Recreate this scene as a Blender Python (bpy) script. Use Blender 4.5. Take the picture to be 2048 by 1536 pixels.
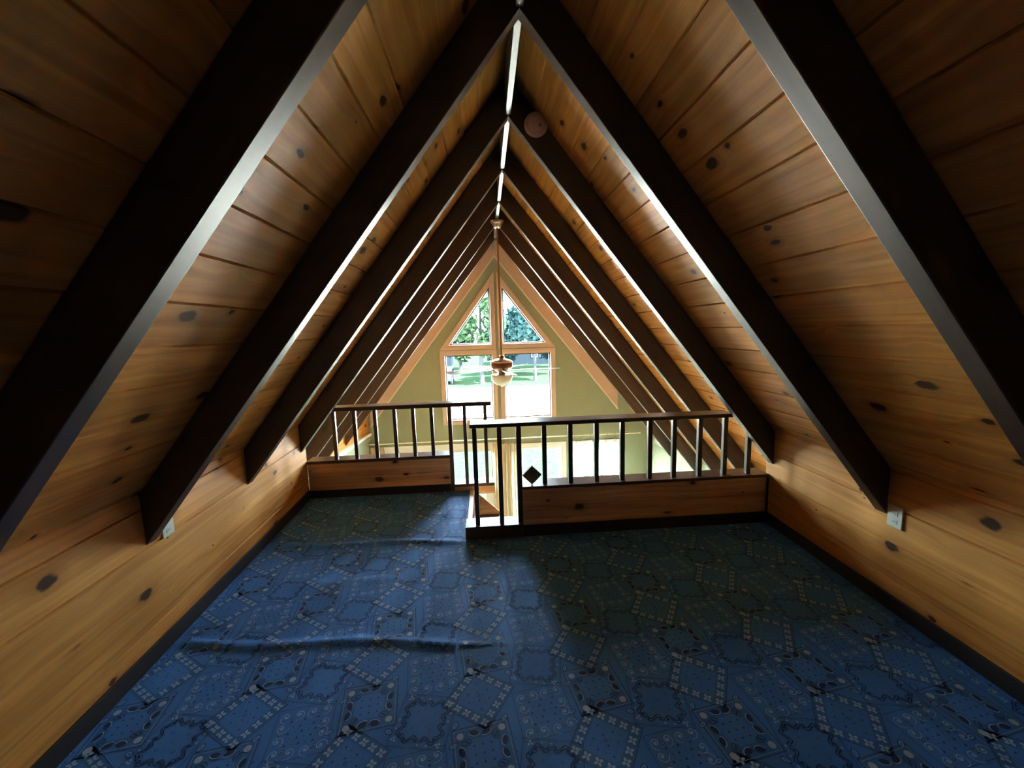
import bpy, bmesh, math, random
import numpy as np
from mathutils import Vector, Matrix
from mathutils.geometry import tessellate_polygon
R = math.radians
rnd = random.Random(7)
for o in list(bpy.data.objects): bpy.data.objects.remove(o)
S = bpy.context.scene
C = S.collection

# ------------------------------------------------------------------ camera
cam_d = bpy.data.cameras.new('camera'); cam = bpy.data.objects.new('camera', cam_d); C.objects.link(cam)
S.camera = cam
YAW, PIT, ROL, FPX = 0.0602, 0.12984, -0.02964, 827.29
cam_d.sensor_fit = 'HORIZONTAL'; cam_d.sensor_width = 36.0; cam_d.lens = FPX / 2048 * 36.0
cam_d.clip_start = 0.02; cam_d.clip_end = 400
fw = Vector((math.sin(YAW)*math.cos(PIT), math.cos(YAW)*math.cos(PIT), -math.sin(PIT)))
rt = Vector((math.cos(YAW), -math.sin(YAW), 0)); up = rt.cross(fw)
rt2 = rt*math.cos(ROL) + up*math.sin(ROL); up2 = -rt*math.sin(ROL) + up*math.cos(ROL)
m = Matrix((rt2, up2, -fw)).transposed().to_4x4(); m.translation = (-0.2202, 0, 1.69887)
cam.matrix_world = m

# ------------------------------------------------------------------ light, sky, exposure
SKY, SUN = 16.0, 80.0
S.view_settings.view_transform = 'Standard'; S.view_settings.look = 'None'
S.view_settings.exposure = 3.15; S.view_settings.gamma = 1.0; S.view_settings.use_curve_mapping = False
w = bpy.data.worlds.new('world'); S.world = w; w.use_nodes = True
wn = w.node_tree.nodes; wl = w.node_tree.links
bg = wn['Background']; bg.inputs[1].default_value = SKY; bg.inputs[0].default_value = (0.72, 0.89, 1.0, 1)
sd = bpy.data.lights.new('sun', 'SUN'); sd.energy = SUN; sd.angle = R(0.6); sd.color = (1.0, 0.95, 0.86)
so = bpy.data.objects.new('sun', sd); C.objects.link(so)
so.rotation_euler = Vector((-0.50, 0.30, -0.81)).to_track_quat('-Z', 'Y').to_euler()
# window portals: they emit nothing, they only tell the renderer where the daylight comes in
def portal(x, z, sx, sz, y=8.34):
    d = bpy.data.lights.new('portal', 'AREA'); d.shape = 'RECTANGLE'; d.size = sx; d.size_y = sz
    d.cycles.is_portal = True
    o = bpy.data.objects.new('portal', d); C.objects.link(o); o.location = (x, y, z)
    o.rotation_euler = (R(-90), 0, 0)
portal(0.02, 1.3, 2.3, 3.0); portal(0.1, -1.5, 5.2, 1.9)

# ------------------------------------------------------------------ geometry constants (metres)
Y1 = 2.1807                    # near face of the second rafter pair
RW = 0.076                     # rafter width
ZA = 3.2213; SL = 1.26577      # underside apex height and slope
TV = 0.285                     # rafter depth measured straight up
ZC = ZA + TV                   # ceiling apex
CS = math.sqrt(1 + SL*SL)
YG = 8.2                       # inner face of the window gable
YB = -3.6                     # inner face of the back gable
XS = 3.1                       # side wall of the tall room
ZF = -2.6                      # lower floor
def WL(y): return -(2.08101 + 0.03755*(y-3))
def WR(y): return 2.12514 + 0.02449*(y-3)

# ------------------------------------------------------------------ materials
def newmat(name):
    mt = bpy.data.materials.new(name); mt.use_nodes = True
    nt = mt.node_tree; b = nt.nodes['Principled BSDF']
    return mt, nt, nt.nodes, nt.links, b
def N(nt, t, **kw):
    n = nt.nodes.new(t)
    for k, v in kw.items(): setattr(n, k, v)
    return n
def val(nt, op, a, b=None, c=None):
    n = nt.nodes.new('ShaderNodeMath'); n.operation = op
    for i, v in enumerate((a, b, c)):
        if v is None: continue
        if isinstance(v, (int, float)): n.inputs[i].default_value = v
        else: nt.links.new(v, n.inputs[i])
    return n.outputs[0]
def mixc(nt, f, a, b, mode='MIX'):
    n = nt.nodes.new('ShaderNodeMix'); n.data_type = 'RGBA'; n.blend_type = mode
    for i, v in ((0, f), (6, a), (7, b)):
        if isinstance(v, (int, float)): n.inputs[i].default_value = v
        elif isinstance(v, tuple): n.inputs[i].default_value = (*v, 1) if len(v) == 3 else v
        else: nt.links.new(v, n.inputs[i])
    return n.outputs[2]
def ramp(nt, f, stops):
    n = nt.nodes.new('ShaderNodeValToRGB')
    while len(n.color_ramp.elements) < len(stops): n.color_ramp.elements.new(0.5)
    for e, (p, c) in zip(n.color_ramp.elements, stops):
        e.position = p; e.color = (*c, 1) if len(c) == 3 else c
    nt.links.new(f, n.inputs[0]); return n.outputs[0]

def plain(name, col, rough=0.6, spec=0.5, var=0.0, scale=8.0, metal=0.0, bump=0.0, bscale=60.0):
    mt, nt, ns, ls, b = newmat(name)
    b.inputs['Roughness'].default_value = rough; b.inputs['Specular IOR Level'].default_value = spec
    b.inputs['Metallic'].default_value = metal
    b.inputs['Base Color'].default_value = (*col, 1)
    tc = N(nt, 'ShaderNodeTexCoord')
    if var:
        nz = N(nt, 'ShaderNodeTexNoise'); nz.inputs['Scale'].default_value = scale; nz.inputs['Detail'].default_value = 4
        ls.new(tc.outputs['Object'], nz.inputs['Vector'])
        ls.new(mixc(nt, nz.outputs[0], tuple(c*(1-var) for c in col), tuple(min(1, c*(1+var)) for c in col)), b.inputs['Base Color'])
    if bump:
        nz = N(nt, 'ShaderNodeTexNoise'); nz.inputs['Scale'].default_value = bscale; nz.inputs['Detail'].default_value = 3
        ls.new(tc.outputs['Object'], nz.inputs['Vector'])
        bp = N(nt, 'ShaderNodeBump'); bp.inputs['Strength'].default_value = bump; bp.inputs['Distance'].default_value = 0.01
        ls.new(nz.outputs[0], bp.inputs['Height']); ls.new(bp.outputs[0], b.inputs['Normal'])
    return mt

def wood(name, dark, light, rough, pw=0.2026, phase=0.0, knot=(0.06, 0.02, 0.006), knots=True, seed=0.0, spec=0.5, rmap=0.1):
    """boards: UV = (metres along the board, metres across the boards)"""
    mt, nt, ns, ls, b = newmat(name)
    uv = N(nt, 'ShaderNodeUVMap'); sp = N(nt, 'ShaderNodeSeparateXYZ'); ls.new(uv.outputs[0], sp.inputs[0])
    u, v = sp.outputs[0], sp.outputs[1]
    idx = val(nt, 'FLOOR', val(nt, 'DIVIDE', val(nt, 'SUBTRACT', v, phase), pw))
    wn_ = N(nt, 'ShaderNodeTexWhiteNoise', noise_dimensions='1D'); ls.new(val(nt, 'ADD', idx, seed), wn_.inputs['W'])
    pr = wn_.outputs['Value']
    uo = val(nt, 'MULTIPLY_ADD', pr, 37.0, u)
    # knots
    cv = N(nt, 'ShaderNodeCombineXYZ')
    ls.new(val(nt, 'MULTIPLY', uo, 2.6), cv.inputs[0]); ls.new(val(nt, 'MULTIPLY', v, 4.4), cv.inputs[1]); ls.new(idx, cv.inputs[2])
    vo = N(nt, 'ShaderNodeTexVoronoi', voronoi_dimensions='2D'); vo.inputs['Scale'].default_value = 1.0
    vo.inputs['Randomness'].default_value = 1.0
    wob = N(nt, 'ShaderNodeTexNoise'); wob.inputs['Scale'].default_value = 9.0; ls.new(cv.outputs[0], wob.inputs['Vector'])
    ls.new(cv.outputs[0], vo.inputs['Vector'])
    kd = val(nt, 'ADD', vo.outputs['Distance'], val(nt, 'MULTIPLY', val(nt, 'SUBTRACT', wob.outputs[0], 0.5), 0.10))
    sc = N(nt, 'ShaderNodeSeparateColor'); ls.new(vo.outputs['Color'], sc.inputs[0])
    size = val(nt, 'MULTIPLY', val(nt, 'MAXIMUM', val(nt, 'SUBTRACT', sc.outputs[0], 0.35), 0.0), 0.19)
    # grain
    bend = val(nt, 'MULTIPLY', val(nt, 'EXPONENT', val(nt, 'MULTIPLY', kd, -9.0)), 0.05)
    gv = N(nt, 'ShaderNodeCombineXYZ')
    ls.new(val(nt, 'MULTIPLY', uo, 1.1), gv.inputs[0]); ls.new(val(nt, 'MULTIPLY', val(nt, 'ADD', v, bend), 26.0), gv.inputs[1]); ls.new(pr, gv.inputs[2])
    g = N(nt, 'ShaderNodeTexNoise'); g.inputs['Scale'].default_value = 1.0; g.inputs['Detail'].default_value = 5; g.inputs['Distortion'].default_value = 0.6
    ls.new(gv.outputs[0], g.inputs['Vector'])
    col = mixc(nt, ramp(nt, g.outputs[0], [(0.28, (0, 0, 0)), (0.68, (1, 1, 1))]), dark, light)
    # broad mottling
    mv = N(nt, 'ShaderNodeTexNoise'); mv.inputs['Scale'].default_value = 2.3; mv.inputs['Detail'].default_value = 2
    cm = N(nt, 'ShaderNodeCombineXYZ'); ls.new(uo, cm.inputs[0]); ls.new(val(nt, 'MULTIPLY', v, 2.5), cm.inputs[1]); ls.new(cm.outputs[0], mv.inputs['Vector'])
    tone = val(nt, 'MULTIPLY_ADD', pr, 0.30, 0.72); tone = val(nt, 'ADD', tone, val(nt, 'MULTIPLY', mv.outputs[0], 0.25))
    vs = N(nt, 'ShaderNodeVectorMath', operation='SCALE'); ls.new(col, vs.inputs[0]); ls.new(tone, vs.inputs['Scale'])
    col = vs.outputs[0]
    if knots:
        kr = val(nt, 'DIVIDE', kd, val(nt, 'ADD', size, 0.001))
        hard = N(nt, 'ShaderNodeMapRange', clamp=True); ls.new(kr, hard.inputs[0])
        hard.inputs[1].default_value = 0.75; hard.inputs[2].default_value = 1.15; hard.inputs[3].default_value = 1; hard.inputs[4].default_value = 0
        soft = N(nt, 'ShaderNodeMapRange', clamp=True); ls.new(kr, soft.inputs[0])
        soft.inputs[1].default_value = 0.9; soft.inputs[2].default_value = 2.6; soft.inputs[3].default_value = 0.45; soft.inputs[4].default_value = 0
        has = val(nt, 'GREATER_THAN', size, 0.006)
        col = mixc(nt, val(nt, 'MULTIPLY', soft.outputs[0], has), col, tuple(c*0.5 for c in dark))
        col = mixc(nt, val(nt, 'MULTIPLY', hard.outputs[0], has), col, knot)
    ls.new(col, b.inputs['Base Color'])
    ls.new(val(nt, 'MULTIPLY_ADD', g.outputs[0], rmap, rough-rmap/2), b.inputs['Roughness'])
    b.inputs['Specular IOR Level'].default_value = spec
    bp = N(nt, 'ShaderNodeBump'); bp.inputs['Strength'].default_value = 0.12; bp.inputs['Distance'].default_value = 0.004
    ls.new(g.outputs[0], bp.inputs['Height']); ls.new(bp.outputs[0], b.inputs['Normal'])
    return mt

PINE_D, PINE_L = (0.44, 0.170, 0.029), (0.70, 0.325, 0.072)
M = {}
M['ceil'] = wood('pine_ceiling', PINE_D, PINE_L, 0.5, 0.2026, 0.108, spec=0.22)
M['ceil_left'] = wood('pine_ceiling_left', PINE_D, PINE_L, 0.5, 0.2026, 0.108, spec=0.22, seed=61)
M['wallp'] = wood('pine_wall', PINE_D, PINE_L, 0.5, 0.215, 0.18, seed=40, spec=0.25)
M['pine'] = wood('pine_board', (0.48, 0.24, 0.10), (0.76, 0.46, 0.24), 0.45, 0.14, 0.0, seed=90)
M['rafter'] = wood('rafter_stain', (0.026, 0.012, 0.008), (0.060, 0.027, 0.015), 0.42, 5.0, -1.0, knot=(0.006, 0.004, 0.003), seed=11, spec=0.6)
M['rail'] = wood('rail_stain', (0.045, 0.026, 0.018), (0.110, 0.064, 0.044), 0.36, 5.0, -1.0, knot=(0.008, 0.005, 0.004), seed=23, spec=0.6)
M['ridge'] = wood('ridge_stain', (0.055, 0.06, 0.042), (0.11, 0.115, 0.085), 0.5, 5.0, -1.0, seed=5, spec=0.6, knots=False)
M['green'] = plain('green_plaster', (0.31, 0.345, 0.225), 0.75, 0.3, 0.06, 5)
M['case'] = plain('blush_casing', (0.60, 0.45, 0.35), 0.5, 0.4, 0.08, 6)
M['caselite'] = plain('cream_edge', (0.75, 0.65, 0.52), 0.5, 0.4)
M['white'] = plain('white_paint', (0.80, 0.80, 0.76), 0.4, 0.5)
M['sash'] = plain('sash_brown', (0.10, 0.05, 0.04), 0.5, 0.4)
M['floorb'] = plain('subfloor', (0.30, 0.22, 0.14), 0.7, 0.3)
M['base'] = plain('dark_baseboard', (0.022, 0.016, 0.014), 0.5, 0.5, 0.2, 20)
M['plastic'] = plain('ivory_plastic', (0.62, 0.66, 0.58), 0.4, 0.5)
M['brown_plastic'] = plain('aged_plastic', (0.72, 0.50, 0.43), 0.5, 0.4)
M['slot'] = plain('socket_slot', (0.03, 0.03, 0.03), 0.5)
M['nickel'] = plain('brushed_nickel', (0.62, 0.50, 0.42), 0.28, 0.5, metal=0.9)
M['copper'] = plain('copper_rod', (0.34, 0.16, 0.10), 0.35, 0.5, metal=0.7)
M['motor'] = plain('fan_cherry', (0.22, 0.075, 0.04), 0.3, 0.6, 0.25, 12)
M['blade'] = plain('fan_blade', (0.46, 0.48, 0.56), 0.35, 0.5, 0.1, 5)
M['bowl'] = plain('frosted_bowl', (0.70, 0.66, 0.52), 0.35, 0.5)
M['diamond'] = plain('grey_brown_stain', (0.10, 0.10, 0.08), 0.5, 0.4, 0.2, 15)
M['rod'] = plain('pale_rod', (0.80, 0.80, 0.62), 0.35, 0.5)
def cloth(name, col, alpha=1.0, lace=False):
    mt, nt, ns, ls, b = newmat(name)
    out = ns['Material Output']
    df = N(nt, 'ShaderNodeBsdfDiffuse'); df.inputs[0].default_value = (*col, 1)
    tr = N(nt, 'ShaderNodeBsdfTranslucent'); tr.inputs[0].default_value = (*col, 1)
    mx = N(nt, 'ShaderNodeMixShader'); mx.inputs[0].default_value = 0.5
    ls.new(df.outputs[0], mx.inputs[1]); ls.new(tr.outputs[0], mx.inputs[2]); last = mx.outputs[0]
    if alpha < 1:
        tp = N(nt, 'ShaderNodeBsdfTransparent'); m2 = N(nt, 'ShaderNodeMixShader')
        uv = N(nt, 'ShaderNodeUVMap'); sp = N(nt, 'ShaderNodeSeparateXYZ'); ls.new(uv.outputs[0], sp.inputs[0])
        band = val(nt, 'LESS_THAN', val(nt, 'FRACT', val(nt, 'MULTIPLY', sp.outputs[1], 8.5)), 0.16)
        top = val(nt, 'LESS_THAN', sp.outputs[1], 0.085)
        f = val(nt, 'MINIMUM', val(nt, 'ADD', val(nt, 'ADD', alpha, val(nt, 'MULTIPLY', band, 0.3)), val(nt, 'MULTIPLY', top, 0.35)), 1.0)
        ls.new(f, m2.inputs[0]); ls.new(tp.outputs[0], m2.inputs[1]); ls.new(last, m2.inputs[2]); last = m2.outputs[0]
    ls.new(last, out.inputs[0]); return mt
M['curtain'] = cloth('cream_curtain', (0.72, 0.60, 0.42))
M['sheer'] = cloth('white_sheer', (0.75, 0.74, 0.68), 0.36)
def glassmat():
    mt, nt, ns, ls, b = newmat('window_glass'); out = ns['Material Output']
    tp = N(nt, 'ShaderNodeBsdfTransparent'); tp.inputs[0].default_value = (0.93, 0.97, 0.95, 1)
    gl = N(nt, 'ShaderNodeBsdfGlossy'); gl.inputs['Roughness'].default_value = 0.02
    lw = N(nt, 'ShaderNodeFresnel'); lw.inputs[0].default_value = 1.45
    mx = N(nt, 'ShaderNodeMixShader'); ls.new(lw.outputs[0], mx.inputs[0]); ls.new(tp.outputs[0], mx.inputs[1]); ls.new(gl.outputs[0], mx.inputs[2])
    ls.new(mx.outputs[0], out.inputs[0]); return mt
M['glass'] = glassmat()
# carpet colours
def carpetmat(name, col):
    mt, nt, ns, ls, b = newmat(name)
    tc = N(nt, 'ShaderNodeTexCoord')
    n1 = N(nt, 'ShaderNodeTexNoise'); n1.inputs['Scale'].default_value = 420; n1.inputs['Detail'].default_value = 1
    n2 = N(nt, 'ShaderNodeTexNoise'); n2.inputs['Scale'].default_value = 3; n2.inputs['Detail'].default_value = 3
    ls.new(tc.outputs['Object'], n1.inputs[0]); ls.new(tc.outputs['Object'], n2.inputs[0])
    f = val(nt, 'ADD', val(nt, 'MULTIPLY', n1.outputs[0], 0.7), val(nt, 'MULTIPLY', n2.outputs[0], 0.3))
    ls.new(mixc(nt, f, tuple(c*0.55 for c in col), tuple(min(1, c*1.45) for c in col)), b.inputs['Base Color'])
    b.inputs['Roughness'].default_value = 0.75; b.inputs['Specular IOR Level'].default_value = 0.25
    b.inputs['Sheen Weight'].default_value = 0.25; b.inputs['Sheen Roughness'].default_value = 0.4; b.inputs['Sheen Tint'].default_value = (0.4, 0.6, 1, 1)
    bp = N(nt, 'ShaderNodeBump'); bp.inputs['Strength'].default_value = 0.5; bp.inputs['Distance'].default_value = 0.003
    ls.new(n1.outputs[0], bp.inputs['Height']); ls.new(bp.outputs[0], b.inputs['Normal'])
    return mt
CARP = [carpetmat('carpet_blue', (0.046, 0.200, 0.600)), carpetmat('carpet_navy', (0.006, 0.026, 0.100)),
        carpetmat('carpet_pale', (0.28, 0.45, 0.80)), carpetmat('carpet_slate', (0.034, 0.150, 0.440)),
        carpetmat('carpet_rosette', (0.34, 0.46, 0.62))]
# outdoors
M['lawn'] = plain('lawn_grass', (0.0034, 0.0068, 0.0038), 0.9, 0.0, 0.75, 5.0)
M['drive'] = plain('pale_gravel', (0.70, 0.69, 0.64), 0.9, 0.2, 0.06, 4)
M['leafA'] = plain('leaf_bright', (0.0062, 0.0120, 0.0062), 0.9, 0.0, 0.7, 1.5)
M['leafB'] = plain('leaf_blue', (0.0046, 0.0105, 0.0110), 0.9, 0.0, 0.7, 1.5)
M['bark'] = plain('bark', (0.008, 0.009, 0.010), 0.9, 0.0, 0.3, 6)
M['slateblue'] = plain('slate_blue_wall', (0.003, 0.0048, 0.0065), 0.8, 0.0)
M['paleroof'] = plain('pale_roof', (0.05, 0.055, 0.058), 0.7, 0.0)
M['carpaint'] = plain('blue_car_paint', (0.002, 0.006, 0.012), 0.4, 0.1)
M['tyre'] = plain('tyre', (0.01, 0.01, 0.01), 0.8)

# ------------------------------------------------------------------ mesh helpers
def link(o, parent=None):
    C.objects.link(o)
    if parent is not None: o.parent = parent
    return o
class MB:
    def __init__(s): s.v = []; s.f = []; s.uv = []; s.mi = []
    def poly(s, pts, uvs=None, mi=0):
        i = len(s.v); s.v += [tuple(p) for p in pts]; s.f.append(list(range(i, i+len(pts))))
        s.uv += list(uvs) if uvs else [(0, 0)]*len(pts); s.mi.append(mi)
    def box(s, a, b, along='x', mi=0):
        """box with board UVs (u along 'along')"""
        (x0, y0, z0), (x1, y1, z1) = a, b
        P = [(x0,y0,z0),(x1,y0,z0),(x1,y1,z0),(x0,y1,z0),(x0,y0,z1),(x1,y0,z1),(x1,y1,z1),(x0,y1,z1)]
        ai = 'xyz'.index(along)
        for f in ((0,3,2,1),(4,5,6,7),(0,1,5,4),(1,2,6,5),(2,3,7,6),(3,0,4,7)):
            pts = [P[k] for k in f]
            uv = [(p[ai], sum(p[q] for q in range(3) if q != ai)) for p in pts]
            s.poly(pts, uv, mi)
    def prism(s, outline, d, mi=0, uvf=None):
        """outline: 3D points, extruded by vector d"""
        o = [Vector(p) for p in outline]; d = Vector(d); n = len(o); q = [p+d for p in o]
        uvf = uvf or (lambda p: (p[0]+p[1], p[2]))
        nrm = Vector((0, 0, 0))
        for k in range(n): nrm += o[k].cross(o[(k+1) % n])
        fl = nrm.dot(d) > 0
        a, b = (o[::-1], q) if fl else (o, q[::-1])
        s.poly(a, [uvf(p) for p in a], mi); s.poly(b, [uvf(p) for p in b], mi)
        for k in range(n):
            p = [o[k], o[(k+1) % n], q[(k+1) % n], q[k]]
            if not fl: p = p[::-1]
            s.poly(p, [uvf(x) for x in p], mi)
    def tube(s, path, r, seg=12, mi=0, caps=True):
        path = [Vector(p) for p in path]; rs = r if isinstance(r, (list, tuple)) else [r]*len(path)
        rings = []; prev = None
        for i, p in enumerate(path):
            t = (path[min(i+1, len(path)-1)] - path[max(i-1, 0)]).normalized()
            a = prev if prev is not None else (Vector((1,0,0)) if abs(t.x) < 0.8 else Vector((0,1,0)))
            a = (a - t*a.dot(t)).normalized(); bb = t.cross(a); prev = a
            rings.append([p + (a*math.cos(2*math.pi*k/seg) + bb*math.sin(2*math.pi*k/seg))*rs[i] for k in range(seg)])
        for i in range(len(rings)-1):
            for k in range(seg):
                k2 = (k+1) % seg
                s.poly([rings[i][k], rings[i][k2], rings[i+1][k2], rings[i+1][k]], None, mi)
        if caps: s.poly(rings[0][::-1], None, mi); s.poly(rings[-1], None, mi)
    def lathe(s, prof, c=(0,0,0), seg=32, mi=0):
        c = Vector(c)
        for i in range(len(prof)-1):
            (r0, z0), (r1, z1) = prof[i], prof[i+1]
            for k in range(seg):
                a0, a1 = 2*math.pi*k/seg, 2*math.pi*(k+1)/seg
                P = [c+Vector((r0*math.cos(a0), r0*math.sin(a0), z0)), c+Vector((r0*math.cos(a1), r0*math.sin(a1), z0)),
                     c+Vector((r1*math.cos(a1), r1*math.sin(a1), z1)), c+Vector((r1*math.cos(a0), r1*math.sin(a0), z1))]
                if r0 < 1e-5: P = [P[0], P[2], P[3]]
                elif r1 < 1e-5: P = P[:3]
                s.poly(P, None, mi)
    def build(s, name, mats, parent=None, smooth=False, weld=True, bevel=0.0):
        me = bpy.data.meshes.new(name); me.from_pydata([tuple(p) for p in s.v], [], s.f)
        ul = me.uv_layers.new(name='UVMap'); ul.data.foreach_set('uv', [c for u in s.uv for c in u])
        me.polygons.foreach_set('material_index', s.mi)
        for mt in (mats if isinstance(mats, (list, tuple)) else [mats]): me.materials.append(mt)
        if smooth: me.polygons.foreach_set('use_smooth', [True]*len(me.polygons))
        if weld:
            bm = bmesh.new(); bm.from_mesh(me); bmesh.ops.remove_doubles(bm, verts=bm.verts, dist=1e-5)
            bmesh.ops.recalc_face_normals(bm, faces=bm.faces); bm.to_mesh(me); bm.free()
        me.update()
        o = bpy.data.objects.new(name, me); link(o, parent)
        if bevel:
            md = o.modifiers.new('bevel', 'BEVEL'); md.width = bevel; md.segments = 2; md.limit_method = 'ANGLE'
        if smooth:
            md = o.modifiers.new('ws', 'WEIGHTED_NORMAL')
        return o
def empty(name, loc=(0,0,0)):
    o = bpy.data.objects.new(name, None); o.location = loc; o.empty_display_size = 0.1; return link(o)
def tag(o, label, cat, group=None, kind=None):
    o['label'] = label; o['category'] = cat
    if group: o['group'] = group
    if kind: o['kind'] = kind
    return o
def struct(o, label=None):
    o['kind'] = 'structure'
    if label: o['label'] = label
    return o
def shift(o, loc):
    """move the origin of an unparented mesh to loc"""
    o.data.transform(Matrix.Translation(-Vector(loc))); o.location = loc; return o

# ------------------------------------------------------------------ plank surfaces with real V grooves
GV, GD = 0.006, 0.009
def plank_sheet(mb, P, U, V, Nn, u0, u1, v0, v1, pw, phase, thick=0.03):
    """P origin, U along boards, V across, Nn room-side normal; boards between v0 and v1. u0/u1 may be functions of v"""
    fu0 = u0 if callable(u0) else (lambda v: u0); fu1 = u1 if callable(u1) else (lambda v: u1)
    vs = [(v0, 0.0)]
    k = math.ceil((v0-phase)/pw - 1e-6)
    while phase + k*pw < v1 - 1e-6:
        g = phase + k*pw
        if g > v0 + GV: vs += [(g-GV, 0.0), (g, -GD), (g+GV, 0.0)]
        k += 1
    vs.append((v1, 0.0))
    P, U, V, Nn = map(Vector, (P, U, V, Nn))
    def pt(u, v, h): return P + U*u + V*v + Nn*h
    eps = 1e-4
    for (a, ha), (b, hb) in zip(vs[:-1], vs[1:]):
        q = [(fu0(a), a), (fu1(a), a), (fu1(b), b), (fu0(b), b)]
        va, vb = (a, b)
        if ha < 0: va = a+eps
        if hb < 0: vb = b-eps
        mb.poly([pt(q[0][0], a, ha), pt(q[1][0], a, ha), pt(q[2][0], b, hb), pt(q[3][0], b, hb)],
                [(q[0][0], va), (q[1][0], va), (q[2][0], vb), (q[3][0], vb)])
    # back face closes the sheet
    mb.poly([pt(fu0(v0), v0, -thick), pt(fu0(v1), v1, -thick), pt(fu1(v1), v1, -thick), pt(fu1(v0), v0, -thick)], [(0, 0)]*4)

# ceiling slopes
for side, nm in ((1, 'ceiling'), (-1, 'ceiling')):
    mb = MB()
    V = Vector((side/CS, 0, -SL/CS)); Nn = Vector((-side*SL/CS, 0, -1/CS))
    plank_sheet(mb, (0, 0, ZC), (0, 1, 0), V, Nn, YB, YG+0.15, 0.0, (XS+0.1)*CS, 0.2026, 0.108)
    o = mb.build('ceiling', M['ceil' if side > 0 else 'ceil_left'], weld=False)
    struct(o, 'knotty pine plank slope on the %s of the ridge' % ('right' if side > 0 else 'left'))
    # roof deck outside (keeps sun and sky out)
    mb = MB(); y0, y1 = YB-0.3, YG+0.22
    a = Vector((0, y0, ZC+0.08)); b = a + V*((XS+0.45)*CS)
    mb.prism([a, b, b+Vector((0, 0, 0.16)), a+Vector((0, 0, 0.16))], (0, y1-y0, 0))
    struct(mb.build('roof', M['paleroof']), 'roof deck above the %s slope' % ('right' if side > 0 else 'left'))

# ridge board
mb = MB(); mb.box((-0.019, YB, ZA+0.006), (0.019, YG-0.02, ZC-0.02), 'y')
ridge = shift(mb.build('ridge_beam', M['ridge'], bevel=0.002), (0, 3, ZA+0.006))
tag(ridge, 'long pale-edged board running along the peak between the rafters', 'beam')

# rafters
ORD = {0: 'nearest the camera', 1: 'second from the camera', 2: 'third from the camera', 3: 'fourth from the camera',
       4: 'fifth from the camera', 5: 'sixth from the camera', 6: 'farthest, in front of the green gable'}
def rafter(k, side):
    y = Y1 + k - 1
    if side > 0: xe = WR(y)+0.004 if k < 3 else XS-0.001
    else: xe = -WL(y)+0.004 if k < 4 else 3.13-(y-4.0)/4.2*0.53-0.012
    g0 = 0.0
    A = Vector((0, y, ZA)); n = Vector((0, 0, TV-0.004))
    B = Vector((side*xe, y, ZA-SL*xe))
    mb = MB()
    ax = Vector((side/CS, 0, -SL/CS)); nx = Vector((side*SL/CS, 0, 1/CS))
    uvf = lambda p: (Vector(p).dot(ax), Vector(p).dot(nx)*1.0 + p[1] - y)
    mb.prism([A, B, B+n, A+n], (0, RW, 0), uvf=uvf)
    o = mb.build('rafter', M['rafter'], bevel=0.004)
    shift(o, (side*0.6, y+RW/2, ZA-SL*0.6))
    tag(o, 'dark brown rafter on the %s slope, %s' % ('right' if side > 0 else 'left', ORD[k]), 'rafter', 'exposed dark rafters')
    return o
for k in range(7):
    for side in (-1, 1): rafter(k, side)

# ------------------------------------------------------------------ loft knee walls
def knee(side, fn, y0, y1, name):
    a = Vector((fn(y0), y0, 0)); b = Vector((fn(y1), y1, 0)); U = (b-a).normalized(); Lw = (b-a).length
    Nn = Vector((-side, 0, 0)); Nn = (Nn - U*Nn.dot(U)).normalized()
    ztop = ZC - SL*abs(fn((y0+y1)/2)) + 0.02
    mb = MB()
    plank_sheet(mb, a, U, (0, 0, 1), Nn, 0, Lw, -0.25, ztop, 0.215, 0.18, thick=0.09)
    # end grain return
    e = b; mb.poly([e+Vector((0,0,-0.25)), e+Vector((0,0,ztop)), e-Nn*0.09+Vector((0,0,ztop)), e-Nn*0.09+Vector((0,0,-0.25))],
                   [(0, -0.25), (0, ztop), (0.09, ztop), (0.09, -0.25)])
    o = mb.build(name, M['wallp'], weld=False); struct(o, 'low knotty pine knee wall on the %s of the loft' % ('right' if side > 0 else 'left'))
    mb = MB(); s = [a+Nn*0.0, b+Nn*0.0, b+Nn*0.014, a+Nn*0.014]
    mb.prism(s, (0, 0, 0.092))
    struct(mb.build('baseboard_'+('right' if side > 0 else 'left'), M['base'], bevel=0.002), 'thin dark baseboard along the %s knee wall' % ('right' if side > 0 else 'left'))
knee(-1, WL, YB, 4.31, 'wall_left'); knee(1, WR, YB, 3.27, 'wall_right')

# loft floor slab
mb = MB()
JX = -0.445
out = [(WL(YB)-.1, YB), (WR(YB)+.1, YB), (WR(3.38)+.1, 3.38), (JX+0.04, 3.38), (JX+0.04, 4.44), (WL(4.44)-.1, 4.44)]
mb.prism([(x, y, -0.26) for x, y in out], (0, 0, 0.252))
fl = mb.build('floor', M['floorb']); struct(fl, 'loft floor deck under the blue carpet')

# back gable, out of view: made dark so it bounces less light forward
mb = MB(); pts = [(-XS-0.1, YB, ZF), (XS+0.1, YB, ZF), (XS+0.1, YB, ZC-SL*(XS+0.1)), (0, YB, ZC), (-XS-0.1, YB, ZC-SL*(XS+0.1))]
mb.prism(pts, (0, -0.15, 0), uvf=lambda p: (p[0], p[2])); struct(mb.build('wall_back', M['rafter']), 'unseen gable wall behind the camera, darkened to cut bounced light')

# ------------------------------------------------------------------ tall room: side walls, floor, front gable
mb = MB(); mb.box((-XS-.15, YB, ZF-.1), (XS+.15, YG+.15, ZF)); struct(mb.build('floor', M['floorb']), 'lower room floor')
mb = MB(); mb.box((XS, YB, ZF), (XS+.12, YG, ZC-SL*XS+0.06)); struct(mb.build('wall_right', M['green']), 'sage green side wall of the room below, right')
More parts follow.
